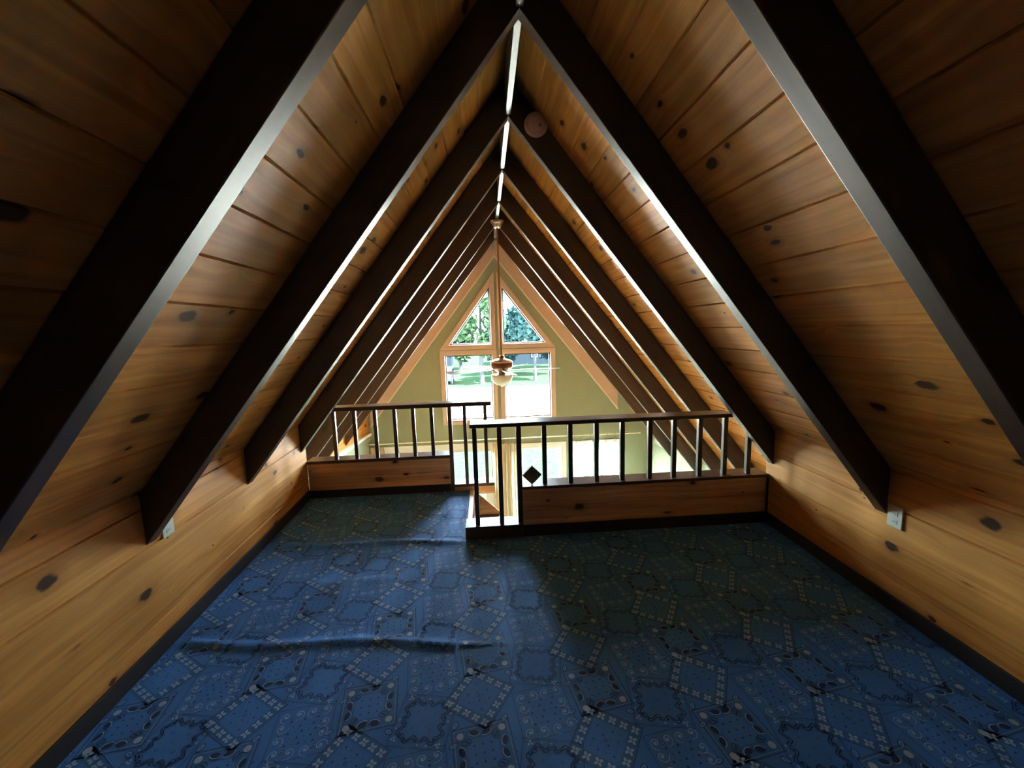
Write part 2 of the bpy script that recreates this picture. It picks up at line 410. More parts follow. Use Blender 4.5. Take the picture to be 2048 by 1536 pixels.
# left side wall: pine above a white ledge, green plaster below
LA, LB = Vector((-3.13, 4.0, 0)), Vector((-2.60, YG, 0))
U = (LB-LA).normalized(); Nn = Vector((U.y, -U.x, 0)); LL = (LB-LA).length
mb = MB()
plank_sheet(mb, LA, U, (0, 0, 1), Nn, 0, LL, -0.45, 0.40, 0.2, 0.05, thick=0.05)
struct(mb.build('wall_left', M['wallp'], weld=False), 'pine boards above the white ledge on the far left side')
mb = MB(); g = Nn*0.03
mb.prism([LA+g+Vector((0,0,ZF)), LB+g+Vector((0,0,ZF)), LB-Nn*.1+Vector((0,0,ZF)), LA-Nn*.1+Vector((0,0,ZF))], (0, 0, -ZF-0.33))
struct(mb.build('wall_left', M['green']), 'sage green side wall of the room below, left')
mb = MB()
z0, z1 = -0.38, -0.30
a, b = LA+Vector((0,0,-0.40)), LB+Vector((0,0,-0.30))
mb.prism([a+Nn*0.0, b+Nn*0.0, b+Nn*0.05, a+Nn*0.05], (0, 0, 0.055))
struct(mb.build('trim_1', M['white']), 'white ledge trim along the far left wall')
mb = MB(); mb.box((-XS-.12, YB, ZF), (-XS, 4.02, ZC-SL*XS+0.06)); struct(mb.build('wall_left', M['green']), 'lower wall under the loft, left')

# front gable with window openings
def wall_holes(name, outer, holes, y0, y1, mat):
    rings = [[Vector((x, 0, z)) for x, z in outer]] + [[Vector((x, 0, z)) for x, z in h] for h in holes]
    flat = [p for r in rings for p in r]
    tri = tessellate_polygon([[Vector((p.x, p.z, 0)) for p in r] for r in rings])
    mb = MB()
    for t in tri:
        pts = [flat[i] for i in t]
        mb.poly([(p.x, y0, p.z) for p in pts]); mb.poly([(p.x, y1, p.z) for p in pts[::-1]])
    for r in rings:
        for a, b in zip(r, r[1:]+r[:1]): mb.poly([(a.x, y0, a.z), (b.x, y0, b.z), (b.x, y1, b.z), (a.x, y1, a.z)])
    return mb.build(name, mat)
WT = 0.14
TL = [(-0.965, 1.425), (-0.105, 1.425), (-0.105, 2.575)]
TR = [(0.115, 1.425), (0.985, 1.425), (0.115, 2.575)]
LLw = [(-1.045, -0.075), (-0.10, -0.075), (-0.10, 1.245), (-1.045, 1.245)]
LRw = [(0.13, -0.075), (1.07, -0.075), (1.07, 1.245), (0.13, 1.245)]
BL = [(-2.24, -2.2), (-0.15, -2.2), (-0.15, -0.70), (-2.24, -0.70)]
BR = [(0.42, -2.2), (1.25, -2.2), (1.25, -0.70), (0.42, -0.70)]
BS = [(1.50, -2.2), (2.50, -2.2), (2.50, -0.66), (1.50, -0.66)]
xg = XS+0.1
outer = [(-xg, ZF), (xg, ZF), (xg, ZC-SL*xg), (0, ZC), (-xg, ZC-SL*xg)]
struct(wall_holes('wall_front', outer, [TL, TR, LLw, LRw, BL, BR, BS], YG, YG+WT, M['green']), 'sage green gable wall with the windows')

def inset(poly, d):
    """offset a CCW convex polygon inwards by d (negative = outwards)"""
    n = len(poly); L_ = []
    A = sum(poly[i][0]*poly[(i+1) % n][1]-poly[(i+1) % n][0]*poly[i][1] for i in range(n)); sg = 1 if A > 0 else -1
    for i in range(n):
        p, q = Vector(poly[i]), Vector(poly[(i+1) % n]); e = (q-p).normalized(); nn = Vector((-e.y, e.x))*sg
        L_.append((p+nn*d, e))
    res = []
    for i in range(n):
        (p, e), (q, f) = L_[i-1], L_[i]
        t = ((q.x-p.x)*f.y-(q.y-p.y)*f.x)/(e.x*f.y-e.y*f.x); res.append((p.x+e.x*t, p.y+e.y*t))
    return res
def ring(mb, outer, inner, y0, y1, mi=0):
    n = len(outer)
    for i in range(n):
        j = (i+1) % n
        mb.prism([(outer[i][0], y0, outer[i][1]), (outer[j][0], y0, outer[j][1]), (inner[j][0], y0, inner[j][1]), (inner[i][0], y0, inner[i][1])], (0, y1-y0, 0), mi)
wn_count = [0]
def window(hole, label, cas=0.085, sash=0.022, mats=('case', 'sash'), bars=()):
    wn_count[0] += 1
    cx = sum(p[0] for p in hole)/len(hole); zb = min(p[1] for p in hole)
    root = empty('window_%d' % wn_count[0], (cx, YG, zb)); struct(root, label)
    inv = Matrix.Translation(-Vector(root.location))
    def fin(mb, nm, mat, **k):
        o = mb.build(nm, mat, root, **k); o.data.transform(inv); return o
    mb = MB(); o1 = inset(hole, -cas); o2 = inset(hole, -cas*0.35); i1 = inset(hole, 0.006)
    ring(mb, o1, o2, YG-0.022, YG+0.0); ring(mb, o2, i1, YG-0.014, YG+0.0)
    ring(mb, inset(hole, 0.0), inset(hole, 0.012), YG, YG+WT)
    fin(mb, 'casing', M[mats[0]], bevel=0.003)
    mb = MB(); i2 = inset(hole, 0.012); i3 = inset(hole, 0.012+sash); ring(mb, i2, i3, YG+0.05, YG+0.09)
    for b in bars: mb.box(*b)
    fin(mb, 'sash', M[mats[1]])
    mb = MB(); mb.poly([(x, YG+0.07, z) for x, z in i2]); fin(mb, 'glass', M['glass'])
    return root
window(TL, 'triangular upper window left of the centre post')
window(TR, 'triangular upper window right of the centre post')
window(LLw, 'square window below the left triangle, behind the fan blades')
window(LRw, 'square window below the right triangle')
window(BL, 'wide white-framed lower window left of the tall curtain', 0.15, 0.03, ('white', 'white'),
       [((-2.22, YG+.04, -1.60), (-0.16, YG+.10, -1.45)), ((-1.25, YG+.04, -2.2), (-1.18, YG+.10, -0.72)), ((-0.33, YG+.04, -2.2), (-0.16, YG+.10, -1.5))])
window(BR, 'white-framed lower window right of the tall curtain', 0.10, 0.04, ('white', 'white'))
window(BS, 'lower window behind the sheer lace curtain', 0.06, 0.04, ('white', 'white'))
# rake trim boards on the gable
for side in (-1, 1):
    mb = MB(); t1, t0, e = -0.125, TV-0.005, 0.035
    x1 = 2.42 if side > 0 else 2.55
    def P(x, t): return (side*x, YG-0.03, ZA-SL*x+t)
    mb.prism([P(0, t1+e), P(x1, t1+e), P(x1, t0), P(0, t0)], (0, 0.03, 0))
    mb.prism([(side*0, YG-0.045, ZA+t1), (side*x1, YG-0.045, ZA-SL*x1+t1), (side*x1, YG-0.045, ZA-SL*x1+t1+e), (0, YG-0.045, ZA+t1+e)], (0, 0.045, 0), 1)
    struct(mb.build('trim_%d' % (2 if side < 0 else 3), [M['case'], M['caselite']]), 'blush rake trim board on the %s edge of the gable' % ('right' if side > 0 else 'left'))

# white vent panel on the right side wall
mb = MB(); mb.box((XS-0.012, 7.25, -0.63), (XS, 7.88, -0.46))
for k in range(4): mb.box((XS-0.018, 7.28, -0.615+k*0.038), (XS-0.012, 7.85, -0.60+k*0.038))
tag(shift(mb.build('wall_vent', M['plastic']), (XS, 7.56, -0.55)), 'pale vent panel high on the green side wall, right of the railing balusters', 'vent')

# ------------------------------------------------------------------ railings
def railing_right():
    r = empty('railing', (0.9, 3.30, 0)); tag(r, 'dark-stained loft railing on a pine half wall, right of the stair opening', 'railing', 'loft railings')
    inv = Matrix.Translation(-Vector(r.location))
    def fin(mb, nm, mat, bv=0.003, lab=None):
        o = mb.build(nm, mat, r, bevel=bv); o.data.transform(inv)
        if lab: o['label'] = lab
        return o
    mb = MB(); mb.box((-0.378, 3.262, 0.921), (1.83, 3.43, 0.954)); fin(mb, 'handrail', M['rail'], 0.006)
    mb = MB(); mb.box((0.036, 3.222, 0.403), (WR(3.25)-0.002, 3.395, 0.428)); fin(mb, 'ledge', M['rail'])
    mb = MB(); P = Vector((0, 3.238, 0))
    plank_sheet(mb, P, (1, 0, 0), (0, 0, 1), (0, -1, 0), 0.036, WR(3.25)-0.003, 0.09, 0.403, 0.158, 0.088, thick=0.11)
    mb.poly([(0.036, 3.238, 0.09), (0.036, 3.348, 0.09), (0.036, 3.348, 0.403), (0.036, 3.238, 0.403)])
    fin(mb, 'panel', M['pine'], 0, 'pine board panel')
    mb = MB(); mb.box((0.036, 3.222, 0.0), (WR(3.25)-0.002, 3.36, 0.094)); fin(mb, 'baseboard', M['base'])
    mb = MB(); mb.box((-0.443, 3.222, 0.0), (0.036, 3.392, 0.107)); fin(mb, 'base_plate', M['rail'])
    mb = MB(); mb.box((WR(3.24)-0.016, 3.224, 0.09), (WR(3.24)-0.001, 3.24, 0.40)); fin(mb, 'corner_strip', M['base'])
    for x, z0, z1 in [(-0.357, .107, .928), (-0.158, .107, .928), (0.206, .428, .928), (0.420, .428, .928), (0.637, .428, .928),
                      (0.853, .428, .928), (1.085, .428, .928), (1.291, .428, .928), (1.511, .428, .928), (1.728, .428, .928), (1.936, .428, .775)]:
        x = -.22+(x+.22)*1.007; mb = MB(); mb.box((x, 3.262, z0), (x+0.036, 3.298, min(z1, .921)), 'z'); fin(mb, 'baluster', M['rail'], 0.002)
    mb = MB(); mb.box((-0.002, 3.262, .107), (0.038, 3.302, .921), 'z'); fin(mb, 'post', M['rail'], 0.002)
railing_right()
def railing_left():
    r = empty('railing', (-1.2, 4.36, 0)); tag(r, 'dark-stained loft railing on a pine half wall, left and farther back', 'railing', 'loft railings')
    inv = Matrix.Translation(-Vector(r.location))
    def fin(mb, nm, mat, bv=0.003, lab=None):
        o = mb.build(nm, mat, r, bevel=bv); o.data.transform(inv)
        if lab: o['label'] = lab
        return o
    xl = WL(4.3)+0.004
    mb = MB(); mb.box((-1.83, 4.26, 0.922), (-0.188, 4.42, 0.966)); fin(mb, 'handrail', M['rail'], 0.006)
    mb = MB(); mb.box((xl, 4.285, 0.374), (-0.645, 4.45, 0.404)); fin(mb, 'ledge', M['rail'])
    mb = MB(); plank_sheet(mb, (0, 4.302, 0), (1, 0, 0), (0, 0, 1), (0, -1, 0), xl, -0.648, 0.08, 0.374, 0.15, 0.07, thick=0.11)
    mb.poly([(-0.648, 4.302, 0.08), (-0.648, 4.412, 0.08), (-0.648, 4.412, 0.374), (-0.648, 4.302, 0.374)])
    fin(mb, 'panel', M['pine'], 0, 'pine board panel')
    mb = MB(); mb.box((xl, 4.288, 0.0), (-0.648, 4.40, 0.082)); fin(mb, 'baseboard', M['base'])
    mb = MB(); mb.box((-0.610, 4.29, 0.042), (-0.18, 4.45, 0.076)); fin(mb, 'base_plate', M['rail'])
    mb = MB(); mb.box((-0.64, 4.305, -0.05), (-0.18, 4.35, 0.042)); fin(mb, 'header', M['pine'], 0.002, 'pine header board')
    for x, z0, z1 in [(-1.595, .404, .922), (-1.383, .404, .922), (-1.182, .404, .922), (-0.990, .404, .922), (-0.799, .404, .922),
                      (-0.455, .076, .922), (-0.238, .076, .922), (-1.806, .404, .922)]:
        mb = MB(); mb.box((x-0.036, 4.302, z0), (x, 4.338, z1), 'z'); fin(mb, 'baluster', M['rail'], 0.002)
    mb = MB(); mb.box((-0.648, 4.300, 0.0), (-0.608, 4.340, .922), 'z'); fin(mb, 'post', M['rail'], 0.002)
railing_left()

# diamond block on the right ledge
mb = MB(); h = 0.080
mb.prism([(0.119, 3.262, 0.428), (0.119+h, 3.262, 0.428+h), (0.119, 3.262, 0.428+2*h), (0.119-h, 3.262, 0.428+h)], (0, 0.03, 0))
mb.v = [(x, y, z) for x, y, z in mb.v]
tag(shift(mb.build('wooden_diamond', M['diamond'], bevel=0.002), (0.117, 3.25, 0.428)), 'small dark wooden square standing on its corner on the railing ledge', 'ornament')

# floor nosing along the stair opening
mb = MB(); mb.box((-0.445, 3.395, -0.10), (-0.402, 4.285, 0.004), 'y')
tag(shift(mb.build('floor_nosing', M['caselite'], bevel=0.003), (-0.42, 3.84, -0.1)), 'pale wooden edging strip beside the stair opening', 'trim')
# staircase going down to the right below the opening
st = empty('staircase', (0.3, 3.8, ZF)); tag(st, 'wooden staircase rising into the gap between the two railings', 'staircase')
inv = Matrix.Translation(-Vector(st.location))
for k in range(11):
    x0 = -0.39 + k*0.24; z = -0.20 - k*0.215
    mb = MB(); mb.box((x0, 3.42, z-0.035), (x0+0.28, 4.12, z)); o = mb.build('tread', M['rail'], st, bevel=0.004); o.data.transform(inv)
for y in (3.40, 4.12):
    mb = MB()
    a = [(-0.40, y, 0.02), (-0.36, y, 0.02), (2.30, y, -2.36), (2.30, y, ZF), (1.95, y, ZF), (-0.40, y, -0.34)]
    mb.prism(a, (0, 0.03, 0)); o = mb.build('stringer', M['pine'], st, bevel=0.002); o.data.transform(inv)

# ------------------------------------------------------------------ wall plates
def plate(fn, y, z, side, label, loc_h=0.128, loc_w=0.09):
    x = fn(y); r = empty('wall_outlet', (x, y, z)); tag(r, label, 'outlet', 'ivory wall plates')
    s = -side
    mb = MB(); mb.box((0 if s > 0 else -0.008, -loc_w/2, 0), (0.008 if s > 0 else 0, loc_w/2, loc_h)); mb.build('cover_plate', M['plastic'], r, bevel=0.003)
    for dz in (0.035, 0.082):
        mb = MB(); mb.box((0.008*s-0.001 if s > 0 else -0.0095, -0.016, dz-0.012), (0.0095 if s > 0 else -0.007, 0.016, dz+0.012)); k = mb.build('socket', M['plastic'], r, bevel=0.001)
        for dy in (-0.006, 0.006):
            mb = MB(); mb.box((0.0092 if s > 0 else -0.0102, dy-0.001, dz-0.004), (0.0102 if s > 0 else -0.0092, dy+0.001, dz+0.005)); mb.build('slot', M['slot'], k)
    a = math.atan(0.02449 if side > 0 else -0.03755) * (-1)
    r.rotation_euler = (0, 0, a)
plate(WR, 2.123, 0.502, 1, 'ivory outlet plate on the right knee wall below a rafter foot')
plate(WL, 2.335, 0.603, -1, 'ivory outlet plate on the left knee wall half hidden by a rafter foot')

# smoke detector on the third right rafter's near face
sm = empty('smoke_detector', (0.199, Y1+1, 3.158)); tag(sm, 'round smoke detector on the face of a rafter near the peak', 'smoke detector')
mb = MB(); mb.lathe([(0, 0.0), (0.085, 0.0), (0.087, 0.008), (0.082, 0.022), (0.074, 0.03), (0.0, 0.03)], seg=40)
o = mb.build('base', M['brown_plastic'], sm, smooth=False); o.rotation_euler = (R(90), 0, 0)
mb = MB(); mb.lathe([(0, 0.03), (0.062, 0.03), (0.058, 0.042), (0.045, 0.047), (0, 0.048)], seg=40)
o = mb.build('cover', M['brown_plastic'], sm); o.rotation_euler = (R(90), 0, 0)
mb = MB(); mb.lathe([(0, 0.046), (0.009, 0.046), (0.008, 0.052), (0, 0.052)], c=(0.025, -0.02, 0), seg=16)
o = mb.build('test_button', M['motor'], sm); o.rotation_euler = (R(90), 0, 0)

# ------------------------------------------------------------------ ceiling fan
FY = 6.05
fan = empty('ceiling_fan', (0, FY, 3.3147)); fan.scale = (1.0614,)*3; tag(fan, 'five-blade ceiling fan with a frosted bowl light hanging from the peak', 'ceiling fan')
def fp(mb, nm, mat, par=fan, **k):
    o = mb.build(nm, mat, par, **k)
    if par is fan: o.location = (0, 0, -ZA)
    return o
mb = MB(); mb.lathe([(0, 3.136), (0.088, 3.134), (0.09, 3.124), (0.080, 3.119), (0.086, 3.108), (0.070, 3.098), (0.062, 3.080), (0.055, 3.060), (0.045, 3.045), (0.0, 3.042)], seg=32)
fp(mb, 'canopy', M['nickel'], smooth=True)
mb = MB(); mb.tube([(0, 0, 3.07), (0, 0, 1.30)], 0.0125, 12); mb.lathe([(0.0125, 1.36), (0.03, 1.35), (0.034, 1.31), (0.0, 1.30)], seg=20)
fp(mb, 'downrod', M['copper'])
mb = MB(); mb.lathe([(0, 1.315), (0.06, 1.312), (0.135, 1.285), (0.155, 1.272), (0.155, 1.262), (0.0, 1.262)], seg=40)
fp(mb, 'housing_cap', M['nickel'], smooth=True)
mb = MB(); mb.lathe([(0, 1.262), (0.148, 1.262), (0.150, 1.20), (0.140, 1.185), (0, 1.185)], seg=40); fp(mb, 'motor_housing', M['motor'], smooth=True)
mb = MB(); mb.lathe([(0.142, 1.188), (0.125, 1.165), (0.08, 1.145), (0.055, 1.12), (0.05, 1.095), (0.0, 1.095)], seg=40); fp(mb, 'light_fitter', M['nickel'], smooth=True)
mb = MB(); prof = [(0.148, 1.095), (0.150, 1.082), (0.146, 1.05), (0.128, 1.005), (0.095, 0.965), (0.05, 0.943), (0.0, 0.937)]
mb.lathe([(0.0, 1.095)] + prof, seg=40); fp(mb, 'light_bowl', M['bowl'], smooth=True)
mb = MB(); mb.lathe([(0.0, 0.94), (0.012, 0.937), (0.010, 0.925), (0.004, 0.918), (0.0, 0.915)], seg=16); fp(mb, 'finial', M['nickel'])
for k in range(5):
    a = R(205 + 72*k)
    mb = MB(); n = 14; outl = []
    for i in range(n+1):
        t = i/n; x = 0.25 + 0.56*t; hw = 0.052 + 0.020*t
        if t > 0.88: hw *= math.sqrt(max(0.02, 1-((t-0.88)/0.125)**2))
        if t < 0.06: hw *= 0.75 + 4*t
        outl.append((x, hw))
    pts = [(x, h_, 0) for x, h_ in outl] + [(x, -h_, 0) for x, h_ in outl[::-1]]
    mb.prism(pts, (0, 0, 0.006))
    bl = mb.build('blade', M['blade'], fan, bevel=0.001)
    bl.location = (0, 0, 1.165-ZA); bl.rotation_euler = Matrix.Rotation(a, 3, 'Z').to_euler()
    bl.matrix_basis = Matrix.Translation((0, 0, 1.165-ZA)) @ Matrix.Rotation(a, 4, 'Z') @ Matrix.Rotation(R(-12), 4, 'X')
    mb = MB(); mb.prism([(0.10, -0.014, -0.004), (0.17, -0.02, -0.006), (0.25, -0.035, -0.006), (0.33, -0.014, -0.006), (0.36, 0, -0.006), (0.33, 0.014, -0.006), (0.25, 0.035, -0.006), (0.17, 0.02, -0.006), (0.10, 0.014, -0.004)], (0, 0, 0.005))
    mb.build('blade_iron', M['copper'], bl)

# ------------------------------------------------------------------ curtains and rod
def curtain_mesh(x0, x1, z0, z1, y, waves, amp, zb=None, zt=None, taper=None, nx=90, nz=24):
    mb = MB(); G = []
    for j in range(nz+1):
        row = []
        for i in range(nx+1):
            s = i/nx; t = j/nz
            zz0 = z0 + (zt(s) if zt else 0); zz1 = zb(s) if zb else z1
            a, b = x0, x1
            if taper: a, b = taper(t, x0, x1)
            x = a + (b-a)*s; z = zz0 + (zz1-zz0)*t
            yy = y + amp*math.sin(2*math.pi*waves*s + 0.6*math.sin(3*t)) + 0.3*amp*math.sin(2*math.pi*waves*2.3*s+1)
            row.append(((x, yy, z), (x, z0-z)))
        G.append(row)
    for j in range(nz):
        for i in range(nx):
            q = [G[j][i], G[j][i+1], G[j+1][i+1], G[j+1][i]]
            mb.poly([p[0] for p in q], [p[1] for p in q])
    return mb
mb = curtain_mesh(-0.165, 0.335, -0.56, -2.45, YG-0.13, 4.2, 0.03)
tag(shift(mb.build('curtain', M['curtain'], smooth=True), (0.1, YG-0.13, -2.45)), 'tall cream curtain hanging in the middle between the lower windows', 'curtain')
mb = curtain_mesh(-2.62, -2.30, -0.52, -2.4, YG-0.13, 3, 0.02, taper=lambda t, a, b: (a-0.02*t, b+0.10*min(t*2, 1)))
tag(shift(mb.build('curtain', M['curtain'], smooth=True), (-2.45, YG-0.13, -2.4)), 'cream curtain gathered at the left end of the rod', 'curtain')
mb = curtain_mesh(1.50, 2.50, -0.55, -1.4, YG-0.13, 6, 0.018, zb=lambda s: -1.26 - 0.10*abs(math.sin(math.pi*3.5*s+0.4)) + (-0.25 if (s < 0.04 or 0.47 < s < 0.53 or s > 0.9) else 0),
                  zt=lambda s: -0.055*abs(math.sin(math.pi*6*s)), nx=140)
tag(shift(mb.build('sheer_curtain', M['sheer'], smooth=True), (2.0, YG-0.13, -1.4)), 'white sheer lace curtain with a scalloped hem over the right lower window', 'curtain')
rod = empty('curtain_rod', (0, YG-0.13, -0.455)); tag(rod, 'long pale curtain rod above the lower windows', 'curtain rod')
mb = MB(); mb.tube([(-2.62, 0, 0), (2.84, 0, 0)], 0.011, 10); mb.build('pole', M['rod'], rod)
for x in (-2.45, 0.05, 2.60):
    mb = MB(); mb.box((x-0.01, 0.0, -0.02), (x+0.01, 0.13, 0.0)); mb.box((x-0.015, 0.118, -0.04), (x+0.015, 0.13, 0.02)); mb.build('bracket', M['nickel'], rod)
for x in (-2.63, 2.85):
    mb = MB(); mb.lathe([(0, 0.022), (0.015, 0.016), (0.02, 0), (0.015, -0.016), (0, -0.022)], c=(x, 0, 0), seg=16); mb.build('finial', M['rod'], rod)
for x in [-0.15+0.075*i for i in range(7)] + [1.5+0.1667*i for i in range(7)] + [-2.58, -2.48, -2.38]:
    mb = MB(); pth = [(x, 0.022*math.cos(a), -0.008+0.022*math.sin(a)) for a in [2*math.pi*i/14 for i in range(15)]]
    mb.tube(pth, 0.0035, 6, caps=False)
    mb.prism([(x-0.003, 0, -0.028), (x+0.003, 0, -0.028), (x+0.003, 0, -0.11), (x-0.003, 0, -0.11)], (0, 0.003, 0))
    mb.build('ring', M['copper'], rod)

# ------------------------------------------------------------------ blue bandana carpet
def wrinkle(x, y):
    h = 0.0
    for (xa, ya, xb, yb, amp, wd) in ((-1.95, 3.30, -0.45, 3.20, 0.016, 0.035), (-2.0, 2.24, -0.15, 2.06, 0.014, 0.030), (-1.6, 2.75, -0.9, 2.72, 0.006, 0.05), (-1.0, 3.7, -0.55, 3.75, 0.006, 0.06)):
        t = (x-xa)/(xb-xa); tc = np.clip(t, 0, 1); yc = ya+(yb-ya)*tc + 0.02*np.sin(x*5)
        h = h + amp*np.exp(-((y-yc)/wd)**2)*np.exp(-(np.clip(np.abs(t-0.5)-0.42, 0, 9)/0.08)**2)
    return h
class Pat:
    def __init__(s): s.v = []; s.f = []; s.m = []
    def add(s, pts, faces, mi):
        i = len(s.v); s.v += pts; s.f += [[i+k for k in f] for f in faces]; s.m += [mi]*len(faces)
    def line(s, pts, wd, mi, closed=False):
        P = [np.array(p, float) for p in pts]; n = len(P); L, Rr = [], []
        for i in range(n):
            a = P[(i-1) % n] if (closed or i > 0) else P[i]; b = P[(i+1) % n] if (closed or i < n-1) else P[i]
            t = b-a; t = t/(np.linalg.norm(t)+1e-9); nn = np.array((-t[1], t[0]))
            ww = wd if not callable(wd) else wd(i/(n-1)); L.append(P[i]+nn*ww/2); Rr.append(P[i]-nn*ww/2)
        fs = [[i, n+i, n+(i+1) % n, (i+1) % n] for i in range(n if closed else n-1)]
        s.add([tuple(p) for p in L+Rr], fs, mi)
    def disc(s, c, rx, mi, ry=None, ang=0, n=8):
        ry = ry or rx; ca, sa = math.cos(ang), math.sin(ang)
        s.add([(c[0]+rx*math.cos(t)*ca-ry*math.sin(t)*sa, c[1]+rx*math.cos(t)*sa+ry*math.sin(t)*ca) for t in [2*math.pi*k/n for k in range(n)]], [list(range(n))], mi)
    def loop(s, c, rx, ry, ang, wd, mi, n=12):
        ca, sa = math.cos(ang), math.sin(ang)
        s.line([(c[0]+rx*math.cos(t)*ca-ry*math.sin(t)*sa, c[1]+rx*math.cos(t)*sa+ry*math.sin(t)*ca) for t in [2*math.pi*k/n for k in range(n)]], wd, mi, True)
    def quad(s, pts, mi, n=12):
        (x0, y0), (x1, y1) = pts[0], pts[2]; V_ = [(x0+(x1-x0)*i/n, y0+(y1-y0)*j/n) for j in range(n+1) for i in range(n+1)]
        s.add(V_, [[j*(n+1)+i, j*(n+1)+i+1, (j+1)*(n+1)+i+1, (j+1)*(n+1)+i] for j in range(n) for i in range(n)], mi)
    def put(s, o, c, ang, sc=1.0):
        ca, sa = math.cos(ang)*sc, math.sin(ang)*sc; i = len(s.v)
        s.v += [(c[0]+x*ca-y*sa, c[1]+x*sa+y*ca) for x, y in o.v]; s.f += [[i+k for k in f] for f in o.f]; s.m += o.m
NAVY, PALE, SLATE, ROS, BLUE = 1, 2, 3, 4, 0
def frame(p, hs, wd=0.0025):
    p.line([(-hs, -hs), (hs, -hs), (hs, hs), (-hs, hs)], wd, NAVY, True)
def swirl(p, c, ang, sc, flip=1):
    pts = []
    for k in range(15):
        t = k/14; r = sc*(0.006+0.020*t**1.3) if t < 0.72 else sc*(0.0185+0.055*(t-0.72)**1.0*1.3)
        a = ang + flip*(t*2*math.pi*1.35)
        pts.append((c[0]+r*math.cos(a), c[1]+r*math.sin(a)))
    p.line(pts, lambda t: 0.0052*(1-0.55*t) , PALE); p.disc(c, 0.0055*sc, PALE, n=6)
def sqB():
    p = Pat(); frame(p, 0.122)
    sw = [(-.085, .085, 2.6, 1), (-.030, .088, 0.4, -1), (.028, .088, 2.6, 1), (.085, .090, .2, -1), (.090, .025, -.5, -1), (.088, -.030, -.5, 1), (.092, -.088, 2.0, -1), (.035, -.092, 2.8, 1),
          (-.028, -.090, .2, -1), (-.086, -.086, 2.8, 1), (-.092, -.030, 1.2, -1), (-.090, .030, 4.0, 1)]
    for x, y, a, f in sw: swirl(p, (x, y), a, 0.86, f)
    for x, y in [(-.057, .078), (.056, .082), (.082, -.002), (.065, -.084), (-.058, -.082), (-.084, .0)]:
        p.disc((x, y), .0095, NAVY, n=8); p.loop((x, y), .006, .005, 0, .0026, PALE, 7)
    for i in range(5):
        for j in range(5):
            x, y = -.056+.028*i + (0.014 if j % 2 else 0), -.056+.028*j
            if (i+j) % 2: p.disc((x, y), .0028, PALE if (i*3+j) % 4 == 0 else NAVY, n=5)
            else: p.add([(x, y+.007), (x-.006, y-.005), (x+.006, y-.005)], [[0, 1, 2]], NAVY)
    return p
def petal4(p, c, ang):
    for k in range(4):
        a = ang + k*math.pi/2 + 0.78; q = (c[0]+.0115*math.cos(a), c[1]+.0115*math.sin(a))
        p.disc(q, .0088, PALE, .0062, a, 9); p.disc((q[0]-.0006, q[1]), .0060, NAVY, .0038, a, 7)
def sqA():
    p = Pat(); p.quad([(-.125, -.125), (.125, -.125), (.125, .125), (-.125, .125)], SLATE)
    p.quad([(-.075, -.075), (.075, -.075), (.075, .075), (-.075, .075)], 5); frame(p, .125, .003)
    for k in range(4):
        a = k*math.pi/2
        for t in (-.098, -.049, 0, .049):
            petal4(p, ((t)*math.cos(a)+.098*math.sin(a), (t)*math.sin(a)-.098*math.cos(a)), a)
    for i in range(4):
        for j in range(4):
            x, y = -.05+.033*i, -.05+.033*j
            if (i+j) % 2: p.add([(x, y+.006), (x-.005, y-.004), (x+.005, y-.004)], [[0, 1, 2]], NAVY)
            else: p.disc((x, y), .0024, NAVY, n=5)
    p.loop((0, 0), .007, .007, 0, .0025, NAVY, 8)
    return p
def sqC():
    p = Pat(); p.quad([(-.125, -.125), (.125, -.125), (.125, .125), (-.125, .125)], SLATE)
    pts = []
    for k in range(24):
        t = 2*math.pi*k/24; r = .066*(1+.10*math.cos(4*t+math.pi)); pts.append((r*1.08*math.cos(t), r*1.08*math.sin(t)))
    for ri in range(4):
        r0, r1 = ri/4, (ri+1)/4; a = [(x*r0, y*r0) for x, y in pts]; b = [(x*r1, y*r1) for x, y in pts]
        p.add(a+b, [[k, (k+1) % 24, 24+(k+1) % 24, 24+k] if ri else [k, 24+(k+1) % 24, 24+k] for k in range(24)], 5)
    frame(p, .125, .003); p.line([(-.115, -.115), (.115, -.115), (.115, .115), (-.115, .115)], .0022, PALE, True)
    for k in range(4):
        a = k*math.pi/2; ca, sa = math.cos(a), math.sin(a); rot = lambda x, y: (x*ca-y*sa, x*sa+y*ca)
        c = rot(-.090, .090); p.disc(c, .0155, ROS, n=12); p.loop(c, .010, .010, 0, .002, SLATE, 9); p.disc(c, .004, SLATE, n=6)
        for (x, y, an) in ((-.030, .092, -.3), (.022, .088, .35)):
            q = rot(x, y); p.disc(q, .021, NAVY, .012, a+an, 12); p.line([(q[0]+(.022*math.cos(t))*math.cos(a+an)-.0135*math.sin(t)*math.sin(a+an), q[1]+(.022*math.cos(t))*math.sin(a+an)+.0135*math.sin(t)*math.cos(a+an)) for t in [3.3+3.2*i/9 for i in range(10)]], .0036, PALE)
        q = rot(.055, .070); p.loop(q, .018, .008, a+1.2, .003, NAVY, 10); q = rot(-.058, .062); p.loop(q, .015, .009, a-.6, .003, NAVY, 10)
    for i in range(3):
        for j in range(3): p.disc((-.036+.036*i, -.036+.036*j), .0045, NAVY, n=6)
    return p
def curl(p, c, ang, flip):
    ca, sa = math.cos(ang), math.sin(ang)
    pts = []
    for k in range(14):
        t = k/13; x = -.030+.060*t; y = flip*.013*math.sin(2*math.pi*t*0.95); pts.append((c[0]+x*ca-y*sa, c[1]+x*sa+y*ca))
    for off in (-.0065, .0065):
        p.line([(q[0]-off*sa, q[1]+off*ca) for q in pts], .0045, NAVY)
    for e, f in ((pts[0], 1), (pts[-1], -1)): p.loop(e, .0085, .0075, ang, .003, NAVY, 8)
